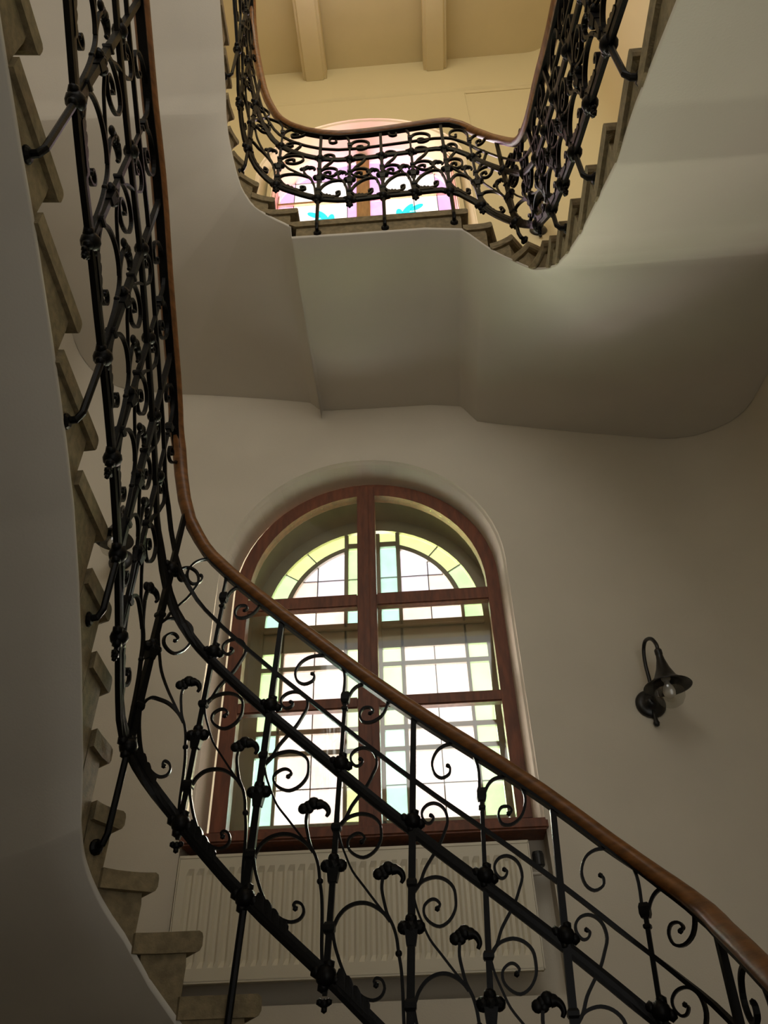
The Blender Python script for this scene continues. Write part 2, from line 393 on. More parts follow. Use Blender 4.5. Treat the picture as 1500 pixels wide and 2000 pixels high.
def make_stairs(name, label, path, steps, sof, s_end, slabs, dance=0.0):
    root = thing(name, label, 'staircase')
    lim = []
    for k in range(1, len(steps) - 1):
        ov = min(0.045, 0.35 * (steps[k][0] - steps[k - 1][0])); lim.append((steps[k][0] - ov, steps[k + 1][1] - 0.034))
    LX, LY = [p[0] for p in lim], [p[1] for p in lim]
    zs = lambda x: min(lerp_tab([p[0] for p in sof], [p[1] for p in sof], x), lerp_tab(LX, LY, x))
    def normal(x):
        """direction of the step line at x; the lower flight's winders swing round gradually"""
        if not dance: return path.at(x)[2]
        a = 0.0; N_ = 24
        for k in range(N_ + 1):
            n = path.at(min(max(x + dance * (2 * k / N_ - 1), 0.01), path.S[-1] - .01))[2]
            a += math.atan2(n.y, -n.x)
        a /= N_ + 1
        return Vector((-math.cos(a), math.sin(a)))
    def extrude(bm, poly, off, low=(), lift=-9.0):
        cut = [path.at(p[0]) for p in poly]
        inn = [bm.verts.new((c[0].x - c[2].x * off, c[0].y - c[2].y * off, p[1])) for p, c in zip(poly, cut)]
        ows = [to_wall(c[0], normal(p[0])) for p, c in zip(poly, cut)]
        out = [bm.verts.new((w.x, w.y, max(p[1], lift) if k_ in low else p[1])) for k_, (p, w) in enumerate(zip(poly, ows))]
        bm.faces.new(inn); bm.faces.new(out[::-1])
        n = len(poly)
        for i in range(n): bm.faces.new((inn[i], inn[(i + 1) % n], out[(i + 1) % n], out[i]))
    for k in range(1, len(steps)):
        s, z = steps[k]; sp = steps[k - 1][0]
        zl = steps[k + 1][1] if k + 1 < len(steps) else z - 0.165
        ov = min(0.045, 0.35 * (s - sp))
        a, b = sp - ov, s - ov
        n = max(7, int((b - a) / 0.04)); t = 0.052
        bm = bmesh.new()
        # body under the tread, down to the soffit
        g = 0.0015
        top = [(a + g + (b - a - 2 * g) * i / n, z - t) for i in range(n + 1)]
        lo = lambda x: max(zs(x) + 0.008, z - 0.30)
        xs_ = [a + g + (b - a - 2 * g) * i / n for i in range(n + 1)]
        while len(xs_) > 2 and lo(xs_[0]) > z - t - 0.006: xs_.pop(0)
        top = [(x, z - t) for x in xs_]
        bot = [(x, min(lo(x), z - t - 0.002)) for x in xs_][::-1]
        body = top + [(s - ov + 0.002, z - t - 0.03)] + [(b - g, max(zl, bot[0][1] + .002))] + bot
        extrude(bm, body, 0.0, range(len(body) - len(bot), len(body)), z - 0.03)
        # tread slab with a rounded nosing, standing a little proud of the body
        nos = [(a + (s - 0.012 - a) * i / n, z) for i in range(n + 1)]
        nos += [(s - 0.003, z - 0.006), (s, z - 0.016), (s, z - t + 0.014), (s - 0.006, z - t + 0.003), (s - 0.016, z - t)]
        xn = [a + (s - 0.03 - a) * i / n for i in range(n + 1)][::-1]
        nos += [(x, max(z - t, min(zs(x) + 0.010, z - 0.008))) for x in xn]
        extrude(bm, nos, 0.014, range(len(nos) - n - 1, len(nos)), z - 0.012)
        link('stone_step', bm, M['stone'], root)
    # plaster soffit: ruled from the string edge to the wall
    xs = []
    lo_s, hi_s = sof[0][0], s_end
    x = lo_s
    while x < hi_s: xs.append(x); x += 0.014
    xs.append(hi_s)
    for p in sof:
        if all(abs(p[0] - q) > 0.0015 for q in xs) and lo_s <= p[0] <= hi_s: xs.append(p[0])
    xs.sort()
    def zwall(x):
        z = zs(x)
        if name == 'upper_staircase' and x < 2.011: z -= (zs(2.003) - zs(2.0125)) * math.exp(-(max(0.0, 2.003 - x) / 0.25) ** 2)
        return z
    bm = bmesh.new(); rows = []; m = 10
    for x in xs:
        p, t, n = path.at(x); w = to_wall(p, normal(x), 0.0012); zi, zo = zs(x), zwall(x)
        row = [bm.verts.new((p.x - n.x * 0.002, p.y - n.y * 0.002, zi + 0.022)), bm.verts.new((p.x - n.x * 0.004, p.y - n.y * 0.004, zi + 0.004))]
        for j in range(m + 1):
            u = j / m; q = p.lerp(w, u)
            row.append(bm.verts.new((q.x, q.y, zi + (zo - zi) * u - 0.016 * min(1.0, u * 9))))
        rows.append(row)
    for r, q in zip(rows, rows[1:]):
        for j in range(len(r) - 1): bm.faces.new((r[j], r[j + 1], q[j + 1], q[j]))
    o = link('soffit', bm, M['soffit'], root, smooth=True, recalc=False)
    # near landing that joins the flights
    bm = bmesh.new()
    for bx in slabs: box(bm, *bx)
    link('landing_slab', bm, M['soffit'], root)
    return root

make_stairs('lower_staircase', 'lower stone stair with thick nosed treads, climbing left past the tall window', SL, low_steps, low_sof, 5.2, [(XL + .003, XR - .003, YN + .003, .42, 2.0, 2.22), (.695, XR - .003, .42, .60, 2.0, 2.22)], 0.85)
make_stairs('upper_staircase', 'upper stone stair winding round the top of the well past the pink-paned window', SU, up_steps, up_sof, 4.95, [(XL + .003, XR - .003, YN + .003, .42, 5.62, 5.85), (XL + .003, -.90, .42, .98, 5.62, 5.85)])

# ------------------------------------------------------------------ railings
RL = Path([(-.70, -.5), (-.945, 2.31), (.66, 2.31), (.66, .3)], [.16, .2])
RU = Path([(-.86, .6), (-.94, 2.31), (.67, 2.31), (.65, -.2)], [.26, .2])
gl = [1.3 + .1 * i for i in range(36)]
Bl = [2.176, 2.092, 2.020, 1.958, 1.893, 1.822, 1.755, 1.687, 1.612, 1.529, 1.439, 1.333, 1.208, 1.074, .955, .852, .747, .641, .542, .452, .369, .286, .197, .11, .022, -.065, -.15, -.235, -.32, -.405, -.49, -.57, -.64, -.70, -.76, -.82]
Hl = [3.12, 3.056, 2.994, 2.932, 2.872, 2.826, 2.776, 2.710, 2.630, 2.554, 2.487, 2.42, 2.355, 2.275, 2.165, 1.86, 1.70, 1.593, 1.499, 1.407, 1.318, 1.228, 1.142, 1.06, .983, .91, .835, .756, .67, .579, .485, .402, .337, .282, .222, .165]
gu = [.9 + .1 * i for i in range(38)]
Bu = [5.68, 5.60, 5.51, 5.426, 5.339, 5.196, 5.04, 4.733, 4.521, 4.398, 4.301, 4.229, 4.166, 4.140, 4.130, 4.137, 4.148, 4.151, 4.156, 4.160, 4.108, 3.979, 3.790, 3.595, 3.424, 3.265, 3.150, 3.035, 2.945, 2.870, 2.800, 2.730, 2.672, 2.615, 2.557, 2.500, 2.440, 2.38]
Hu = [6.66, 6.60, 6.53, 6.47, 6.40, 6.28, 6.12, 5.82, 5.45, 5.209, 5.08, 4.998, 4.945, 4.915, 4.912, 4.916, 4.927, 4.940, 4.954, 4.968, 4.972, 4.893, 4.717, 4.494, 4.265, 4.053, 3.890, 3.765, 3.672, 3.601, 3.539, 3.468, 3.389, 3.318, 3.259, 3.20, 3.14, 3.08]
low_nodes = [(1.12, 's'), (1.359, 'm'), (1.647, 's'), (1.907, 'm'), (2.146, 's'), (2.36, 'm'), (2.521, 's'), (2.735, 'm'), (2.935, 's'), (3.146, 'm'), (3.377, 's'), (3.588, 'm'), (3.781, 's'), (3.975, 'm'), (4.18, 's'), (4.40, 'm'), (4.63, 's'), (4.86, 'm')]
up_nodes = [(1.0, 's'), (1.316, 'm'), (1.511, 's'), (1.64, 'm'), (1.843, 's'), (2.094, 'm'), (2.277, 's'), (2.471, 'm'), (2.653, 's'), (2.853, 'm'), (3.013, 's'), (3.177, 'm'), (3.39, 's'), (3.62, 'm'), (3.82, 's'), (4.009, 'm'), (4.237, 's'), (4.463, 'm'), (4.68, 's')]
# scroll templates: offsets (along, up) in metres from the attachment point, or (a, v) panel coordinates
T_MID = [(0.0, 0.0), (0.018, 0.024), (0.032, 0.057), (0.054, 0.089), (0.074, 0.117), (0.089, 0.149), (0.1, 0.179), (0.095, 0.208), (0.08, 0.226), (0.059, 0.234), (0.037, 0.229), (0.023, 0.213), (0.024, 0.194), (0.037, 0.179), (0.051, 0.181), (0.058, 0.194), (0.05, 0.2)]
T_BIG = [(0.0, 0.0), (0.015, 0.018), (0.034, 0.029), (0.063, 0.034), (0.092, 0.026), (0.114, 0.006), (0.12, -0.021), (0.118, -0.048), (0.101, -0.074), (0.074, -0.087), (0.047, -0.077), (0.03, -0.058), (0.03, -0.036), (0.047, -0.022), (0.063, -0.022), (0.075, -0.034), (0.067, -0.044)]
T_FL = [(0.0, 0.0), (0.001, 0.065), (-0.009, 0.106), (-0.031, 0.138), (-0.067, 0.154), (-0.102, 0.153), (-0.131, 0.135), (-0.146, 0.101), (-0.139, 0.069), (-0.117, 0.054), (-0.093, 0.064), (-0.089, 0.082), (-0.096, 0.09)]
T_FR = [(0.0, 0.0), (0.015, 0.031), (0.037, 0.048), (0.071, 0.051), (0.105, 0.035), (0.125, 0.001), (0.123, -0.034), (0.107, -0.064), (0.078, -0.081), (0.051, -0.077), (0.042, -0.053), (0.052, -0.033), (0.073, -0.032), (0.083, -0.044), (0.073, -0.051)]
V_DIAG = [(0.024, 0.393), (0.069, 0.365), (0.146, 0.34), (0.243, 0.315), (0.394, 0.302), (0.515, 0.292), (0.641, 0.282), (0.70, 0.280)]
V_STEM = [(0.632, 0.369), (0.625, 0.337), (0.663, 0.306), (0.705, 0.284), (0.777, 0.268), (0.824, 0.245), (0.852, 0.213), (0.886, 0.18), (0.909, 0.13), (0.928, 0.061), (0.955, 0.005)]
V_ARCH = [(0.035, 0.120), (0.063, 0.139), (0.106, 0.168), (0.194, 0.206), (0.317, 0.241), (0.449, 0.266), (0.564, 0.277), (0.661, 0.279), (0.738, 0.273)]
V_FOOT = [(0.035, 0.124), (0.072, 0.094), (0.119, 0.073), (0.184, 0.052), (0.265, 0.036), (0.372, 0.033), (0.459, 0.035), (0.566, 0.049), (0.658, 0.075), (0.696, 0.101), (0.663, 0.114), (0.597, 0.107), (0.569, 0.093), (0.594, 0.09)]
FM, FA = 0.595, 0.757

def make_railing(name, label, path, gs, B, H, nodes, lean, spath, steps):
    root = thing(name, label, 'railing')
    iron = M['iron']
    Bf = lambda s: lerp_tab(gs, B, s); Hf = lambda s: lerp_tab(gs, H, s)
    def P(s, z, off=0.0):                     # panel point (balusters lean a touch along the slope)
        return path.pt(s + lean * (z - Bf(s)), z, off)
    def V(s, v): b, h = Bf(s), Hf(s); return b + v * (h - b)
    s0, s1 = nodes[0][0] - 0.06, nodes[-1][0] + 0.06
    N = int((s1 - s0) / 0.035)
    ss = [s0 + (s1 - s0) * i / N for i in range(N + 1)]
    def sweep(nm, m, zf, prof, smooth=False):
        """cross-section prof of (outward, up) pairs swept along the path at height zf"""
        bm = bmesh.new(); rows = []
        for i, s in enumerate(ss):
            b = path.pt(s, zf(s)); a = path.pt(ss[max(i - 1, 0)], zf(ss[max(i - 1, 0)])); c = path.pt(ss[min(i + 1, N)], zf(ss[min(i + 1, N)]))
            t = (c - a).normalized(); p, tt, n = path.at(s); n3 = Vector((n.x, n.y, 0)); n3 = (n3 - t * n3.dot(t)).normalized()
            u = n3.cross(t)
            if u.z < 0: u = -u
            rows.append([bm.verts.new(b + n3 * q[0] + u * q[1]) for q in prof])
        k = len(prof)
        for r, q in zip(rows, rows[1:]):
            for j in range(k): bm.faces.new((r[j], r[(j + 1) % k], q[(j + 1) % k], q[j]))
        bm.faces.new(rows[0][::-1]); bm.faces.new(rows[-1])
        return link(nm, bm, m, root, smooth=smooth)
    # handrail: rounded wooden rail on an iron strip
    hp = [(0.030 * math.cos(q) * (1 if math.sin(q) > -0.2 else .92), 0.024 * math.sin(q)) for q in [2 * math.pi * k / 14 for k in range(14)]]
    hr = sweep('handrail', M['oak'], Hf, hp, True)
    o = sweep('handrail_strip', iron, lambda s: Hf(s) - 0.030, [(-.015, -.005), (.015, -.005), (.015, .005), (-.015, .005)])
    sweep('thin_rail', iron, lambda s: V(s, FA), [(-.007, -.006), (.007, -.006), (.007, .006), (-.007, .006)])
    sweep('middle_rail', iron, lambda s: V(s, FM), [(-.007, -.016), (.007, -.016), (.009, -.006), (.009, .006), (.007, .016), (-.007, .016), (-.009, .006), (-.009, -.006)])
    sweep('bottom_rail', iron, Bf, [(-.008, -.018), (.008, -.018), (.010, -.006), (.010, .006), (.008, .018), (-.008, .018), (-.010, .006), (-.010, -.006)])

    def bar(bm, pts, w=0.013, t=0.0085, end_ball=0.0, per=3):
        """flat wrought bar through panel points (s, z)"""
        C = catmull([Vector((p[0], p[1])) for p in pts], per); n = len(C); rows = []
        Q = [P(c.x, c.y) for c in C]
        for i in range(n):
            tg = (Q[min(i + 1, n - 1)] - Q[max(i - 1, 0)])
            if tg.length < 1e-7: tg = Vector((0, 0, 1))
            tg.normalize(); _, _, nn = path.at(C[i].x); n3 = Vector((nn.x, nn.y, 0)); n3 = (n3 - tg * n3.dot(tg))
            n3.normalize(); u = n3.cross(tg)
            k = 1.0 - 0.25 * (i / (n - 1)) if end_ball else 1.0
            rows.append([bm.verts.new(Q[i] + n3 * (a * w / 2) + u * (b * t * k / 2)) for a, b in ((-1, -1), (1, -1), (1, 1), (-1, 1))])
        for r, q in zip(rows, rows[1:]):
            for j in range(4): bm.faces.new((r[j], r[(j + 1) % 4], q[(j + 1) % 4], q[j]))
        bm.faces.new(rows[0][::-1]); bm.faces.new(rows[-1])
        if end_ball: ball(bm, Q[-1], end_ball, sub=1)
    def scroll(pts, parent=root, nm='scroll', **kw):
        if name == 'upper_railing': kw['w'] = kw.get('w', .013) * 1.2; kw['t'] = kw.get('t', .0085) * 1.35
        bm = bmesh.new(); bar(bm, pts, **kw); return link(nm, bm, iron, parent, smooth=False)
    def sq(bm, s, za, zb, ra, rb):
        a, b = P(s, za), P(s, zb); _, t, n = path.at(s + lean * (za - Bf(s))); t3 = Vector((t.x, t.y, 0)); n3 = Vector((n.x, n.y, 0))
        A = [bm.verts.new(a + (t3 * i + n3 * j) * ra) for i, j in ((-1, -1), (1, -1), (1, 1), (-1, 1))]
        Bv = [bm.verts.new(b + (t3 * i + n3 * j) * rb) for i, j in ((-1, -1), (1, -1), (1, 1), (-1, 1))]
        bm.faces.new(A[::-1]); bm.faces.new(Bv)
        for k in range(4): bm.faces.new((A[k], A[(k + 1) % 4], Bv[(k + 1) % 4], Bv[k]))
    def collar(s, z, parent, r=0.016, h=0.018):
        bm = bmesh.new()
        sq(bm, s, z - h, z - h * .45, r * .78, r); sq(bm, s, z - h * .45, z + h * .45, r, r); sq(bm, s, z + h * .45, z + h, r, r * .78)
        return link('collar', bm, iron, parent)
    def boss(s, z, parent, r=0.026):
        bm = bmesh.new(); c = P(s, z); _, t, n = path.at(s); t3 = Vector((t.x, t.y, 0))
        for dx, dz, k in ((0, 0, 1.0), (.9, -.35, .62), (-.9, .35, .62), (.25, .85, .6), (-.25, -.85, .6)):
            ball(bm, c + t3 * dx * r + Vector((0, 0, dz * r)), r * k, sub=2 if k == 1 else 1)
        return link('boss', bm, iron, parent, smooth=True)
    def quatrefoil(s, z, parent, r=0.017):
        bm = bmesh.new(); c = P(s, z); _, t, n = path.at(s); t3 = Vector((t.x, t.y, 0))
        ball(bm, c, r * 1.25, sub=2)
        for dx, dz, k in ((1.2, 0, 1.08), (-1.2, 0, 1.08), (0, 1.15, 1.0)): ball(bm, c + t3 * dx * r + Vector((0, 0, dz * r)), r * k, sub=2)
        sq(bm, s, z - 2.6 * r, z - .4 * r, r * .75, r * 1.05)
        return link('quatrefoil', bm, iron, parent, smooth=False)

    def tread(s):
        for ks, kz in steps:
            if ks >= s - 0.01: return kz
        return steps[-1][1]
    for i, (s, kind) in enumerate(nodes):
        b, h = Bf(s), Hf(s); bm = bmesh.new()
        zA, zM = V(s, FA), V(s, FM)
        for _ in range(12): h = 0.5 * h + 0.5 * Hf(s + lean * (h - b))
        if kind == 'm':
            sq(bm, s, b, zM, 0.0105, 0.010); sq(bm, s, zM, h - .03, 0.0095, 0.0085)
            # leg down to the end face of a step, bent into the stone
            zl = max(min(tread(s) - 0.115, b - 0.09), b - 0.40)
            so = s + 0.03
            foot = P(s, zl); _, t, n = path.at(s); n3 = Vector((n.x, n.y, 0))
            tube(bm, [P(s, b), foot + Vector((0, 0, .03)), foot + n3 * 0.012 + Vector((0, 0, .006)), foot + n3 * 0.05], [.0105, .010, .0105, .0105], 8)
            bal = link('baluster', bm, iron, root)
            bm = bmesh.new(); lathe(bm, [(0, .004), (.022, .004), (.022, -.004), (.016, -.010), (0, -.012)], foot + n3 * 0.036, (n3.x, n3.y, 0), 12)
            link('wall_rosette', bm, iron, bal)
        else:
            zf = V(s, 0.835)
            sq(bm, s, b, zM, 0.0085, 0.0075); sq(bm, s, zM, zf, 0.006, 0.006)
            # pendant below the bottom rail
            sq(bm, s, b - .045, b, 0.006, 0.009)
            bal = link('baluster', bm, iron, root)
            bm = bmesh.new(); c = P(s, b - .062); _, t, n = path.at(s); t3 = Vector((t.x, t.y, 0))
            ball(bm, c, .013, sub=1); ball(bm, c + t3 * .012 + Vector((0, 0, .004)), .010, sub=1); ball(bm, c - t3 * .012 + Vector((0, 0, .004)), .010, sub=1); ball(bm, c - Vector((0, 0, .013)), .009, sub=1)
            link('pendant', bm, iron, bal, smooth=True)
            collar(s, zf - .012, bal, .014, .018)
            collar(s, V(s, .815) - .03, bal, .010, .006)
        boss(s, zM, bal); boss(s, b, bal, .029)
        quatrefoil(s, V(s, .285 if kind == 's' else .305), bal)
        collar(s, V(s, .118), bal, .0155, .014); collar(s, V(s, .395 if kind == 's' else .42), bal, .0145, .011)

    for i in range(len(nodes) - 1):
        sL, kL = nodes[i]; sR, kR = nodes[i + 1]; w = sR - sL
        pv = lambda a, v: (sL + w * a, V(sL + w * a, v))
        hh = (Hf(sL) - Bf(sL) + Hf(sR) - Bf(sR)) / 2
        fx = min(max(w / 0.213, .72), 1.25); fz = min(max(hh / 0.944, .76), 1.12)
        if fx < .85: fz = min(fz, 1.0)
        def rigid(T, a, v, sx=fx, sz=fz):
            q = pv(a, v); return [(q[0] + d[0] * sx, q[1] + d[1] * sz) for d in T]
        scroll(rigid(T_MID, .03, .40), end_ball=.0075)
        scroll(rigid(T_BIG, .03, .402), end_ball=.0085)
        scroll([pv(*p) for p in V_FOOT], end_ball=.0085)
        if kR == 's': scroll(rigid(T_FL, .97, .818), end_ball=.008)
        if kL == 's': scroll(rigid(T_FR, .03, .822), end_ball=.008)
        scroll([pv(*p) for p in V_DIAG], nm='tie_bar', t=.006, w=.010)
        scroll([pv(*p) for p in V_ARCH], nm='arch_bar', t=.009)
        st = scroll([pv(*p) for p in V_STEM], nm='flower_stem', t=.0085, w=.012)
        # bud: three petals and a curl
        q = pv(*V_STEM[0]); bm = bmesh.new()
        _, tq, nq = path.at(q[0]); tq = Vector((tq.x, tq.y, 0)); nq = Vector((nq.x, nq.y, 0))
        def petal(dx, dz, r):
            g = bmesh.ops.create_icosphere(bm, subdivisions=2, radius=r); c = P(q[0] + dx * fx, q[1] + dz)
            for v in g['verts']:
                w_ = v.co.copy(); v.co = c + tq * w_.x + nq * (w_.y * .6) + Vector((0, 0, w_.z))
        for d in ((-.012, .010, .0165), (.014, .024, .0195), (.004, .008, .014), (.000, .018, .0155), (.030, .021, .0155)): petal(*d)
        C_ = catmull([P(q[0] + dx * fx, q[1] + dz) for dx, dz in ((.022, .018), (.038, .019), (.050, .010), (.055, -.004), (.050, -.016))], 4)
        tube(bm, C_, [.014 - .009 * (k / (len(C_) - 1)) for k in range(len(C_))], 8)
        link('flower_bud', bm, iron, st, smooth=True)
        bm = bmesh.new(); ball(bm, P(*pv(.852, .213)), .0095, sub=2); link('knob', bm, iron, st, smooth=True)
        # leaf lying on the bottom rail
        bm = bmesh.new()
        prof = ((.13, .016), (.15, .030), (.18, .036), (.21, .034), (.235, .027), (.25, .033), (.28, .037), (.31, .034), (.335, .025), (.35, .029), (.38, .032), (.41, .028), (.43, .020), (.45, .023), (.48, .023), (.515, .027), (.53, .021), (.49, .012))
        fr, bk = [], []
        for a_, up_ in prof:
            sa = sL + w * a_; fr.append(bm.verts.new(P(sa, Bf(sa) + up_ + .011, .011))); bk.append(bm.verts.new(P(sa, Bf(sa) + up_ + .011, -.011)))
        lo_f = [bm.verts.new(P(sL + w * a_, Bf(sL + w * a_) + .004, .013)) for a_, _ in prof]; lo_b = [bm.verts.new(P(sL + w * a_, Bf(sL + w * a_) + .004, -.013)) for a_, _ in prof]
        for k in range(len(prof) - 1):
            bm.faces.new((fr[k], fr[k + 1], bk[k + 1], bk[k])); bm.faces.new((fr[k], fr[k + 1], lo_f[k + 1], lo_f[k])); bm.faces.new((bk[k], bk[k + 1], lo_b[k + 1], lo_b[k]))
        link('leaf', bm, iron, root)
    return root

make_railing('lower_railing', 'black wrought iron scrollwork railing with oak handrail crossing in front of the tall window', RL, gl, Bl, Hl, low_nodes, 0.06, SL, low_steps)
make_railing('upper_railing', 'black wrought iron scrollwork railing with wooden handrail around the top of the well', RU, gu, Bu, Hu, up_nodes, 0.0, SU, up_steps)

# ------------------------------------------------------------------ lower window
def window_one():
    c = -0.3045; ho, hi, zc, sill = 0.790, 0.708, 2.49, 1.10
    y0, y1 = 3.835, 3.905
    bm = bmesh.new()
    A = arch(c, ho, zc + .005, 0.795, sill, 30); B = arch(c, hi, zc, 0.708, sill, 30)
    band(bm, B, A, y0, y1)
    root = link('window_1', bm, M['mahogany'])
    struct(root, 'tall arched double window with mahogany frame and pastel leaded panes')
    bm = bmesh.new(); box(bm, -.360, -.248, y0 - .012, y1 + .01, sill, 3.275); bevel_all(bm, .006)
    link('mullion', bm, M['mahogany'], root)
    bm = bmesh.new(); box(bm, -.322, -.286, y0 - .026, y0 - .011, sill, 3.26); bevel_all(bm, .005)
    link('mullion_strip', bm, M['mahogany'], root)
    for xa, xb in ((c - hi - .01, -.358), (-.25, c + hi + .01)):
        for za, zb in ((2.368, 2.455), (1.735, 1.800)):
            bm = bmesh.new(); box(bm, xa, xb, y0 + .004, y1 - .006, za, zb); bevel_all(bm, .008)
            link('transom', bm, M['mahogany'], root)
    # clear panes of the inner casements
    for xa, xb in ((c - hi - .004, -.362), (-.246, c + hi + .004)):
        for za, zb in ((sill + .01, 1.735), (1.80, 2.368)):
            bm = bmesh.new(); box(bm, xa, xb, 3.866, 3.869, za, zb); link('clear_pane', bm, M['clear'], root)
        bm = bmesh.new(); pts = [(xb, 2.455), (xa, 2.455)]
        n = 18
        for k in range(n + 1):
            x = xa + (xb - xa) * k / n
            pts.append((x, zc + math.sqrt(max(0.0, 0.708 ** 2 - (x - c) ** 2))))
        pts = [p for i, p in enumerate(pts) if i == 0 or (abs(p[0] - pts[i - 1][0]) + abs(p[1] - pts[i - 1][1]) > 1e-4)]
        prism(bm, pts, 3.866, 3.869); link('clear_pane', bm, M['clear'], root)
    # bottom rail and sill board
    bm = bmesh.new(); box(bm, c - ho, c + ho, y0, y1, sill - .03, sill + .035); bevel_all(bm, .006); link('bottom_rail', bm, M['mahogany'], root)
    bm = bmesh.new(); box(bm, -1.166, .516, YF - .045, 3.99, 1.012, 1.062); bevel_all(bm, .010, 3)
    link('window_sill', bm, M['mahogany'], root)['label'] = 'dark wooden window sill board'
    # box between the two windows, narrowing to the outer frame
    cx = -.285; bm = bmesh.new()
    A = arch(c, ho, zc, .79, 1.03, 30); B = arch(cx, .745, 2.42, .745, 1.12, 30)
    a = [bm.verts.new((p[0], y1 - .01, p[1])) for p in A]; b = [bm.verts.new((p[0], 4.075, p[1])) for p in B]
    for k in range(len(a) - 1): bm.faces.new((a[k], a[k + 1], b[k + 1], b[k]))
    bm.faces.new((a[0], b[0], b[-1], a[-1]))
    link('window_box', bm, M['cream'], root, smooth=True)
    # masonry ring outside the outer window keeps the sky out
    bm = bmesh.new(); A = arch(cx, .735, 2.42, .735, 1.13, 30); B = arch(cx, 1.25, 2.42, 1.25, .7, 30)
    band(bm, A, B, 4.10, 4.16)
    bm2 = bm; box(bm2, cx - 1.25, cx + 1.25, 4.10, 4.16, .6, 1.13)
    link('masonry', bm, M['plaster'], root)
    # outer window: cream frame bars
    yo0, yo1 = 4.065, 4.105
    bm = bmesh.new()
    band(bm, arch(cx, .668, 2.42, .664, 1.215, 30), arch(cx, .75, 2.42, .75, 1.13, 30), yo0, yo1)
    link('outer_frame', bm, M['cream'], root)
    def cbar(x0, x1, z0, z1, m='cream', nm='glazing_bar', ya=None, yb=None):
        bm = bmesh.new(); box(bm, x0, x1, ya or yo0, yb or yo1, z0, z1); bevel_all(bm, .004, 1); link(nm, bm, M[m], root)
    cbar(-.336, -.234, 1.13, 3.06, nm='outer_mullion')
    cbar(cx - .67, cx + .67, 1.13, 1.219, nm='outer_sill_rail')
    for sg in (1, -1):
        X = lambda x: x if sg > 0 else 2 * cx - x
        def R(xa, xb): return (X(xa), X(xb)) if sg > 0 else (X(xb), X(xa))
        cbar(*R(-.236, .39), 2.208, 2.392, nm='outer_transom')
        cbar(*R(-.236, .41), 2.483, 2.53, nm='outer_transom')
        for za, zb in ((2.088, 2.118), (1.700, 1.730), (1.578, 1.606)): cbar(*R(-.236, .39), za, zb)
        # vertical bars
        cbar(*R(-.127, -.104), 1.21, 2.49); cbar(*R(.253, .273), 1.21, 2.49); cbar(*R(-.130, -.104), 2.52, 3.06)
        cbar(*R(-.236, -.128), 2.950, 2.990)
        # moulded drip line on the transom
        cbar(*R(-.236, .385), 2.335, 2.352, nm='transom_moulding', ya=yo0 - .02, yb=yo0)
        # inner arc bar of the lunette
        bm = bmesh.new(); Aa, Bb = [], []
        for k in range(19):
            q = math.radians(7 + (71.5 - 7) * k / 18)
            Aa.append((X(cx + .535 * math.cos(q)), 2.42 + .535 * math.sin(q))); Bb.append((X(cx + .565 * math.cos(q)), 2.42 + .565 * math.sin(q)))
        band(bm, Aa, Bb, yo0, yo1); link('arc_bar', bm, M['cream'], root)
        # panes
        nar = 'g_blue' if sg > 0 else 'g_green'
        def pane(xa, xb, za, zb, g):
            xa, xb = R(xa, xb)
            bm = bmesh.new(); box(bm, xa, xb, 4.084, 4.088, za, zb); link('pane', bm, M[g], root)
        def came(xa, xb, za, zb):
            xa, xb = R(xa, xb)
            bm = bmesh.new(); box(bm, xa, xb, 4.080, 4.092, za, zb); link('lead_came', bm, M['lead'], root)
        lt = .0028
        rows = ((2.392, 2.483), (2.118, 2.208), (1.730, 2.088), (1.606, 1.700), (1.219, 1.578))
        for k, (za, zb) in enumerate(rows):
            g1 = ('g_blue', 'g_green', 'g_green', 'g_blue', 'g_blue')[k] if sg > 0 else ('g_blue', 'g_green', 'g_green', 'g_green', 'g_yellow')[k]
            g3 = ('g_green', 'g_green', 'g_green', 'g_green', 'g_green')[k] if sg > 0 else ('g_blue', 'g_green', 'g_green', 'g_blue', 'g_blue')[k]
            sub = [(za, zb)]
            if k in (2, 4):
                zm = 1.902 if k == 2 else 1.400
                sub = [(za, zm - lt), (zm + lt, zb)]; came(-.234, .385, zm - lt, zm + lt)
            for j, (a_, b_) in enumerate(sub):
                pane(-.236, -.127, a_, b_, g1); pane(.273, .39, a_, b_, g3)
                pane(-.104, .072 - lt, a_, b_, 'g_pink'); pane(.072 + lt, .253, a_, b_, 'g_white' if (k + j) % 2 == 0 else 'g_pink')
            came(.072 - lt, .072 + lt, za, zb)
        pane(-.236, -.130, 2.990, 3.068, 'g_yellow'); pane(-.236, -.130, 2.53, 2.716 - lt, nar); pane(-.236, -.130, 2.716 + lt, 2.95, nar)
        came(-.236, -.13, 2.716 - lt, 2.716 + lt)
        # quarter-round panes of the lunette
        def quarter(x0, x1, z0, z1f, g):
            n = 10; x0_, x1_ = x0, x1
            pts = [(X(x1_), z0), (X(x0_), z0)] + [(X(x0_ + (x1_ - x0_) * k / n), max(z0 + .001, z1f(x0_ + (x1_ - x0_) * k / n))) for k in range(n + 1)]
            bm = bmesh.new(); prism(bm, pts, 4.084, 4.088); bmesh.ops.remove_doubles(bm, verts=bm.verts[:], dist=1e-5); link('pane', bm, M[g], root)
        arcz = lambda x: 2.42 + math.sqrt(max(0, .537 ** 2 - (x - cx) ** 2))
        quarter(-.104, .067 - lt, 2.716 + lt, arcz, 'g_lilac'); quarter(.067 + lt, .165, 2.716 + lt, arcz, 'g_lilac')
        quarter(-.104, .067 - lt, 2.53, lambda x: 2.716 - lt, 'g_lilac')
        quarter(.067 + lt, .242, 2.53, lambda x: min(2.716 - lt, arcz(x)), 'g_pink')
        came(.067 - lt, .067 + lt, 2.53, 2.82); came(-.104, .16, 2.716 - lt, 2.716 + lt)
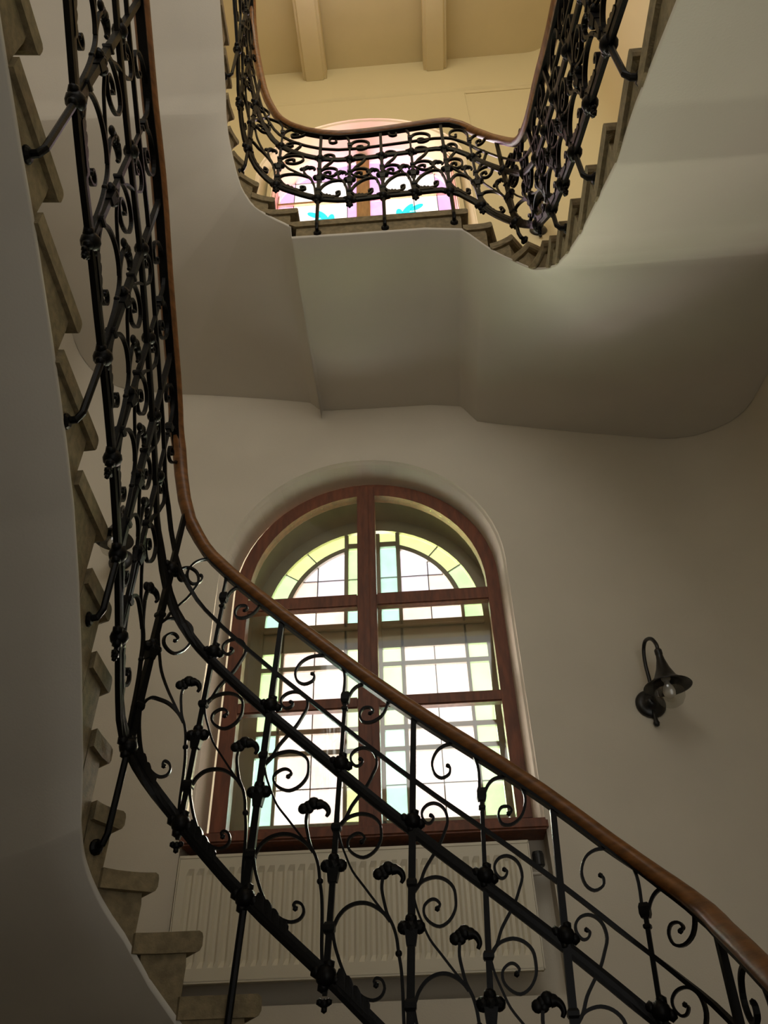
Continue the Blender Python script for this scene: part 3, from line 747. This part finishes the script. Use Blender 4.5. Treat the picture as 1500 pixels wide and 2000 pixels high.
        for qa, qb, g in ((9.5, 32.7, 'g_green'), (33.3, 50.1, 'g_yellow'), (50.7, 74.3, 'g_yellow')):
            bm = bmesh.new(); Aa, Bb = [], []
            for k in range(9):
                q = math.radians(qa + (qb - qa) * k / 8)
                Aa.append((X(cx + .563 * math.cos(q)), 2.42 + .563 * math.sin(q))); Bb.append((X(cx + .670 * math.cos(q)), 2.42 + .666 * math.sin(q)))
            band(bm, Aa, Bb, 4.084, 4.088); link('pane', bm, M[g], root)
        for q in (33.0, 50.4):
            q = math.radians(q); bm = bmesh.new(); d = .003
            tx, tz = -math.sin(q) * d, math.cos(q) * d
            pts = [(X(cx + .56 * math.cos(q) + tx), 2.42 + .56 * math.sin(q) + tz), (X(cx + .668 * math.cos(q) + tx), 2.42 + .668 * math.sin(q) + tz), (X(cx + .668 * math.cos(q) - tx), 2.42 + .668 * math.sin(q) - tz), (X(cx + .56 * math.cos(q) - tx), 2.42 + .56 * math.sin(q) - tz)]
            prism(bm, pts, 4.080, 4.092); link('lead_came', bm, M['lead'], root)
    return root
window_one()

# ------------------------------------------------------------------ upper window
def window_two():
    c, h, b, zc, sill = -.285, .868, .725, 7.30, 5.45
    y0, y1 = 4.02, 4.09
    bm = bmesh.new()
    band(bm, arch(c, h, zc, b, sill, 30), arch(c, h + .075, zc, b + .075, sill, 30), y0, y1)
    root = link('window_2', bm, M['tanwood']); struct(root, 'arched upper window with tan frame and lilac, white and cyan panes')
    bm = bmesh.new(); band(bm, arch(c, h + .06, zc, b + .06, sill, 30), arch(c, h + .6, zc, b + .6, 5.0, 30), 4.05, 4.12); box(bm, c - 1.4, c + 1.4, 4.05, 4.12, 4.95, sill)
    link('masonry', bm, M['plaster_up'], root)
    bm = bmesh.new(); box(bm, -.366, -.232, y0 - .02, y1, sill, zc + b + .02); bevel_all(bm, .012); link('mullion', bm, M['tanwood'], root)
    for k, (d0, d1, yy) in enumerate(((.002, .035, 3.90), (.012, .055, 3.78))):
        bm = bmesh.new(); band(bm, arch(c, h + d0, zc, b + d0, sill, 30), arch(c, h + d1, zc, b + d1, sill, 30), yy, yy + .03); link('arch_moulding', bm, M['tanwood' if k == 0 else 'plaster_up'], root)
    bm = bmesh.new(); band(bm, arch(c, h + .006, zc, b + .006, sill, 30), arch(c, h + .016, zc, b + .016, sill, 30), 3.80, y0 + .002)
    link('arch_lining', bm, M['tanwood'], root)
    top = lambda x: zc + b * math.sqrt(max(0, 1 - ((x - c) / h) ** 2))
    lt = .003
    for sg in (1, -1):
        X = lambda x: x if sg > 0 else 2 * c - x
        def pane(xa, xb, za, zb, g, clip=True, ya=4.05, yb=4.054, nm='pane'):
            n = 10; pts = [(X(xb), za), (X(xa), za)]
            for k in range(n + 1):
                x = xa + (xb - xa) * k / n; pts.append((X(x), max(za + .0005, min(zb, top(x)))))
            q = []
            for p in pts:
                if not q or abs(p[0] - q[-1][0]) + abs(p[1] - q[-1][1]) > 1e-5: q.append(p)
            bm = bmesh.new(); prism(bm, q, ya, yb); link(nm, bm, M[g], root)
        rows = ((sill, 6.15), (6.156, 6.72), (6.726, 7.20))
        for za, zb in rows:
            pane(-.232, -.11 - lt, za, zb, 'g_rose'); pane(-.11 + lt, .20 - lt, za, zb, 'g_white'); pane(.20 + lt, .43 - lt, za, zb, 'g_white'); pane(.43 + lt, c + h, za, zb, 'g_rose')
        pane(-.232, -.11 - lt, 7.235, 8.1, 'g_rose'); pane(-.11 + lt, .43 - lt, 7.235, 7.62, 'g_white'); pane(-.11 + lt, .43, 7.626, 8.1, 'g_rose'); pane(.43 + lt, c + h - .01, 7.235, 8.1, 'g_rose')
        for xa, xb, za, zb in ((-.11 - lt, -.11 + lt, sill, 7.95), (.20 - lt, .20 + lt, sill, 7.2), (.43 - lt, .43 + lt, sill, 7.72), (-.232, .58, 6.15, 6.156), (-.232, .58, 6.72, 6.726), (-.11, .43, 7.62, 7.626)):
            pane(xa, xb, za, zb, 'lead', ya=4.046, yb=4.058, nm='lead_came')
        bm = bmesh.new(); xa, xb = sorted((X(-.232), X(c + h))); box(bm, xa, xb, y0 + .01, y1 - .02, 7.20, 7.235); link('transom', bm, M['tanwood'], root)
        # cyan leaf-shaped pieces in the middle panes
        for (cx_, cz_, ln, an) in ((.13, 6.97, .22, 62), (.05, 6.91, .17, 95), (.22, 7.00, .16, 38), (.12, 6.88, .20, 20)):
            q = math.radians(an); pts = []
            for k in range(14):
                u = 2 * math.pi * k / 14; lx, lz = ln * .5 * math.cos(u), .034 * math.sin(u)
                pts.append((X(cx_ + lx * math.cos(q) - lz * math.sin(q)), cz_ + lx * math.sin(q) + lz * math.cos(q)))
            bm = bmesh.new(); prism(bm, pts, 4.044, 4.0495); link('leaf_pane', bm, M['g_cyan'], root)
    return root
window_two()

# ------------------------------------------------------------------ radiator
def radiator():
    root = thing('radiator', 'cream ribbed panel radiator in the niche below the tall window', 'radiator', (0, 0, 0))
    x0, x1, z0, z1, yf = -1.142, .408, .470, .958, 3.60
    # front panel pressed with upright channels
    bm = bmesh.new(); n = 33; px = (x1 - x0 - .06) / n
    prof = [(x0, 0.0), (x0 + .022, 0.0)]
    for k in range(n):
        xa = x0 + .03 + k * px
        prof += [(xa + px * .10, 0.0), (xa + px * .34, .011), (xa + px * .62, .011), (xa + px * .86, 0.0)]
    prof += [(x1 - .022, 0.0), (x1, 0.0)]
    zz = (z0 + .004, z0 + .050, z0 + .075, z1 - .075, z1 - .050, z1 - .004); amp = (0, 0, 1, 1, 0, 0)
    grid = [[bm.verts.new((x, yf + d * a, z)) for x, d in prof] for z, a in zip(zz, amp)]
    for r, s in zip(grid, grid[1:]):
        for k in range(len(prof) - 1): bm.faces.new((r[k], r[k + 1], s[k + 1], s[k]))
    link('front_panel', bm, M['radiator'], root)
    bm = bmesh.new()
    box(bm, x0 - .004, x1 + .004, yf - .003, yf + .090, z1 - .006, z1 + .006)
    link('top_grille', bm, M['radiator'], root)
    for xa in (x0 - .006, x1 + .001):
        bm = bmesh.new(); box(bm, xa, xa + .005, yf - .003, yf + .090, z0, z1); link('side_cover', bm, M['radiator'], root)
    bm = bmesh.new(); box(bm, x0, x1, yf + .070, yf + .082, z0, z1 - .01); link('back_panel', bm, M['radiator'], root)
    bm = bmesh.new(); box(bm, x0, x1, yf + .002, yf + .030, z0 - .004, z0 + .006); link('bottom_edge', bm, M['radiator'], root)
    bm = bmesh.new(); lathe(bm, [(0, 0), (.022, 0), (.026, .006), (.026, .05), (.022, .062), (0, .062)], (.452, yf + .045, .862), (0, 0, 1), 18)
    v = link('thermostat_knob', bm, M['black'], root, smooth=False); v['label'] = 'black thermostat knob'
    bm = bmesh.new(); tube(bm, [(.452, yf + .045, .864), (.452, yf + .045, .835), (.415, yf + .045, .835), (.40, yf + .045, .835)], .010, 8)
    link('valve', bm, M['white'], root, smooth=True)
    for bx in (-.95, .22):
        bm = bmesh.new(); box(bm, bx, bx + .03, yf + .080, YF + .14, .52, .90); link('wall_bracket', bm, M['white'], root)
    bm = bmesh.new(); tube(bm, [(-1.157, 3.69, .385), (-1.157, 3.69, .93), (-1.13, 3.69, .94)], .009, 8); link('pipe', bm, M['mahogany'], root, smooth=True)
radiator()

# ------------------------------------------------------------------ wall lamps
def wall_lamp(x, z, label, reach=.235, side=0.03):
    root = thing('wall_lamp', label, 'lamp', (x, YF, z), group='bell shaped wall lamps')
    L = Vector((0, 0, 0))
    def add(nm, bm, m, par=root, smooth=True): return link(nm, bm, M[m], par, smooth=smooth)
    bm = bmesh.new(); lathe(bm, [(0, 0), (.072, 0), (.074, .006), (.068, .016), (.052, .022), (.030, .030), (.024, .045), (0, .048)], (0, -.001, 0), (0, -1, 0), 28)
    plate = add('back_plate', bm, 'bronze')
    bm = bmesh.new(); lathe(bm, [(0, .02), (.010, .02), (.009, -.01), (.012, -.035), (.016, -.045), (.012, -.058), (0, -.064)], (0, -.022, -.060), (0, 0, 1), 12)
    add('finial', bm, 'bronze', plate)
    C = catmull([(0, -.040, 0), (0, -.075, .02), (.0, -.085, .09), (0, -.088, .18), (.004, -.105, .245), (.012, -.145, .275), (side * .8, -.200, .255), (side, -reach, .205), (side, -reach, .165)], 5)
    bm = bmesh.new(); tube(bm, C, .0095, 10); add('arm', bm, 'bronze')
    cx, cy = side, -reach
    bm = bmesh.new()
    lathe(bm, [(0, .178), (.014, .178), (.018, .172), (.018, .150), (.016, .146), (.020, .120), (.032, .075), (.052, .030), (.078, .002), (.108, -.012), (.112, -.018), (.106, -.016), (.076, -.004), (.050, .022), (.030, .066), (.012, .12), (0, .13)], (cx, cy, 0), (0, 0, 1), 32)
    add('shade', bm, 'bronze')
    bm = bmesh.new(); lathe(bm, [(.022, .055), (.022, .02), (.016, .010), (0, .008)], (cx, cy, 0), (0, 0, 1), 16); add('socket', bm, 'white')
    bm = bmesh.new(); lathe(bm, [(0, .015), (.012, .012), (.014, -.005), (.024, -.022), (.029, -.042), (.026, -.060), (.015, -.071), (0, -.075)], (cx, cy, 0), (0, 0, 1), 18); add('bulb', bm, 'bulb')
    bm = bmesh.new(); lathe(bm, [(.058, .010), (.066, -.01), (.070, -.04), (.066, -.075), (.050, -.102), (.026, -.116), (0, -.120)], (cx, cy, 0), (0, 0, 1), 24); add('glass_globe', bm, 'globe')
    return root
wall_lamp(1.108, 1.585, 'black bell-shaped wall lamp right of the tall window')
wall_lamp(-1.755, 2.66, 'black bell-shaped wall lamp half hidden behind the left flight of the lower railing', side=0.04)
wall_lamp(1.19, 5.80, 'black bell-shaped wall lamp behind the corner of the upper railing', side=0.03)
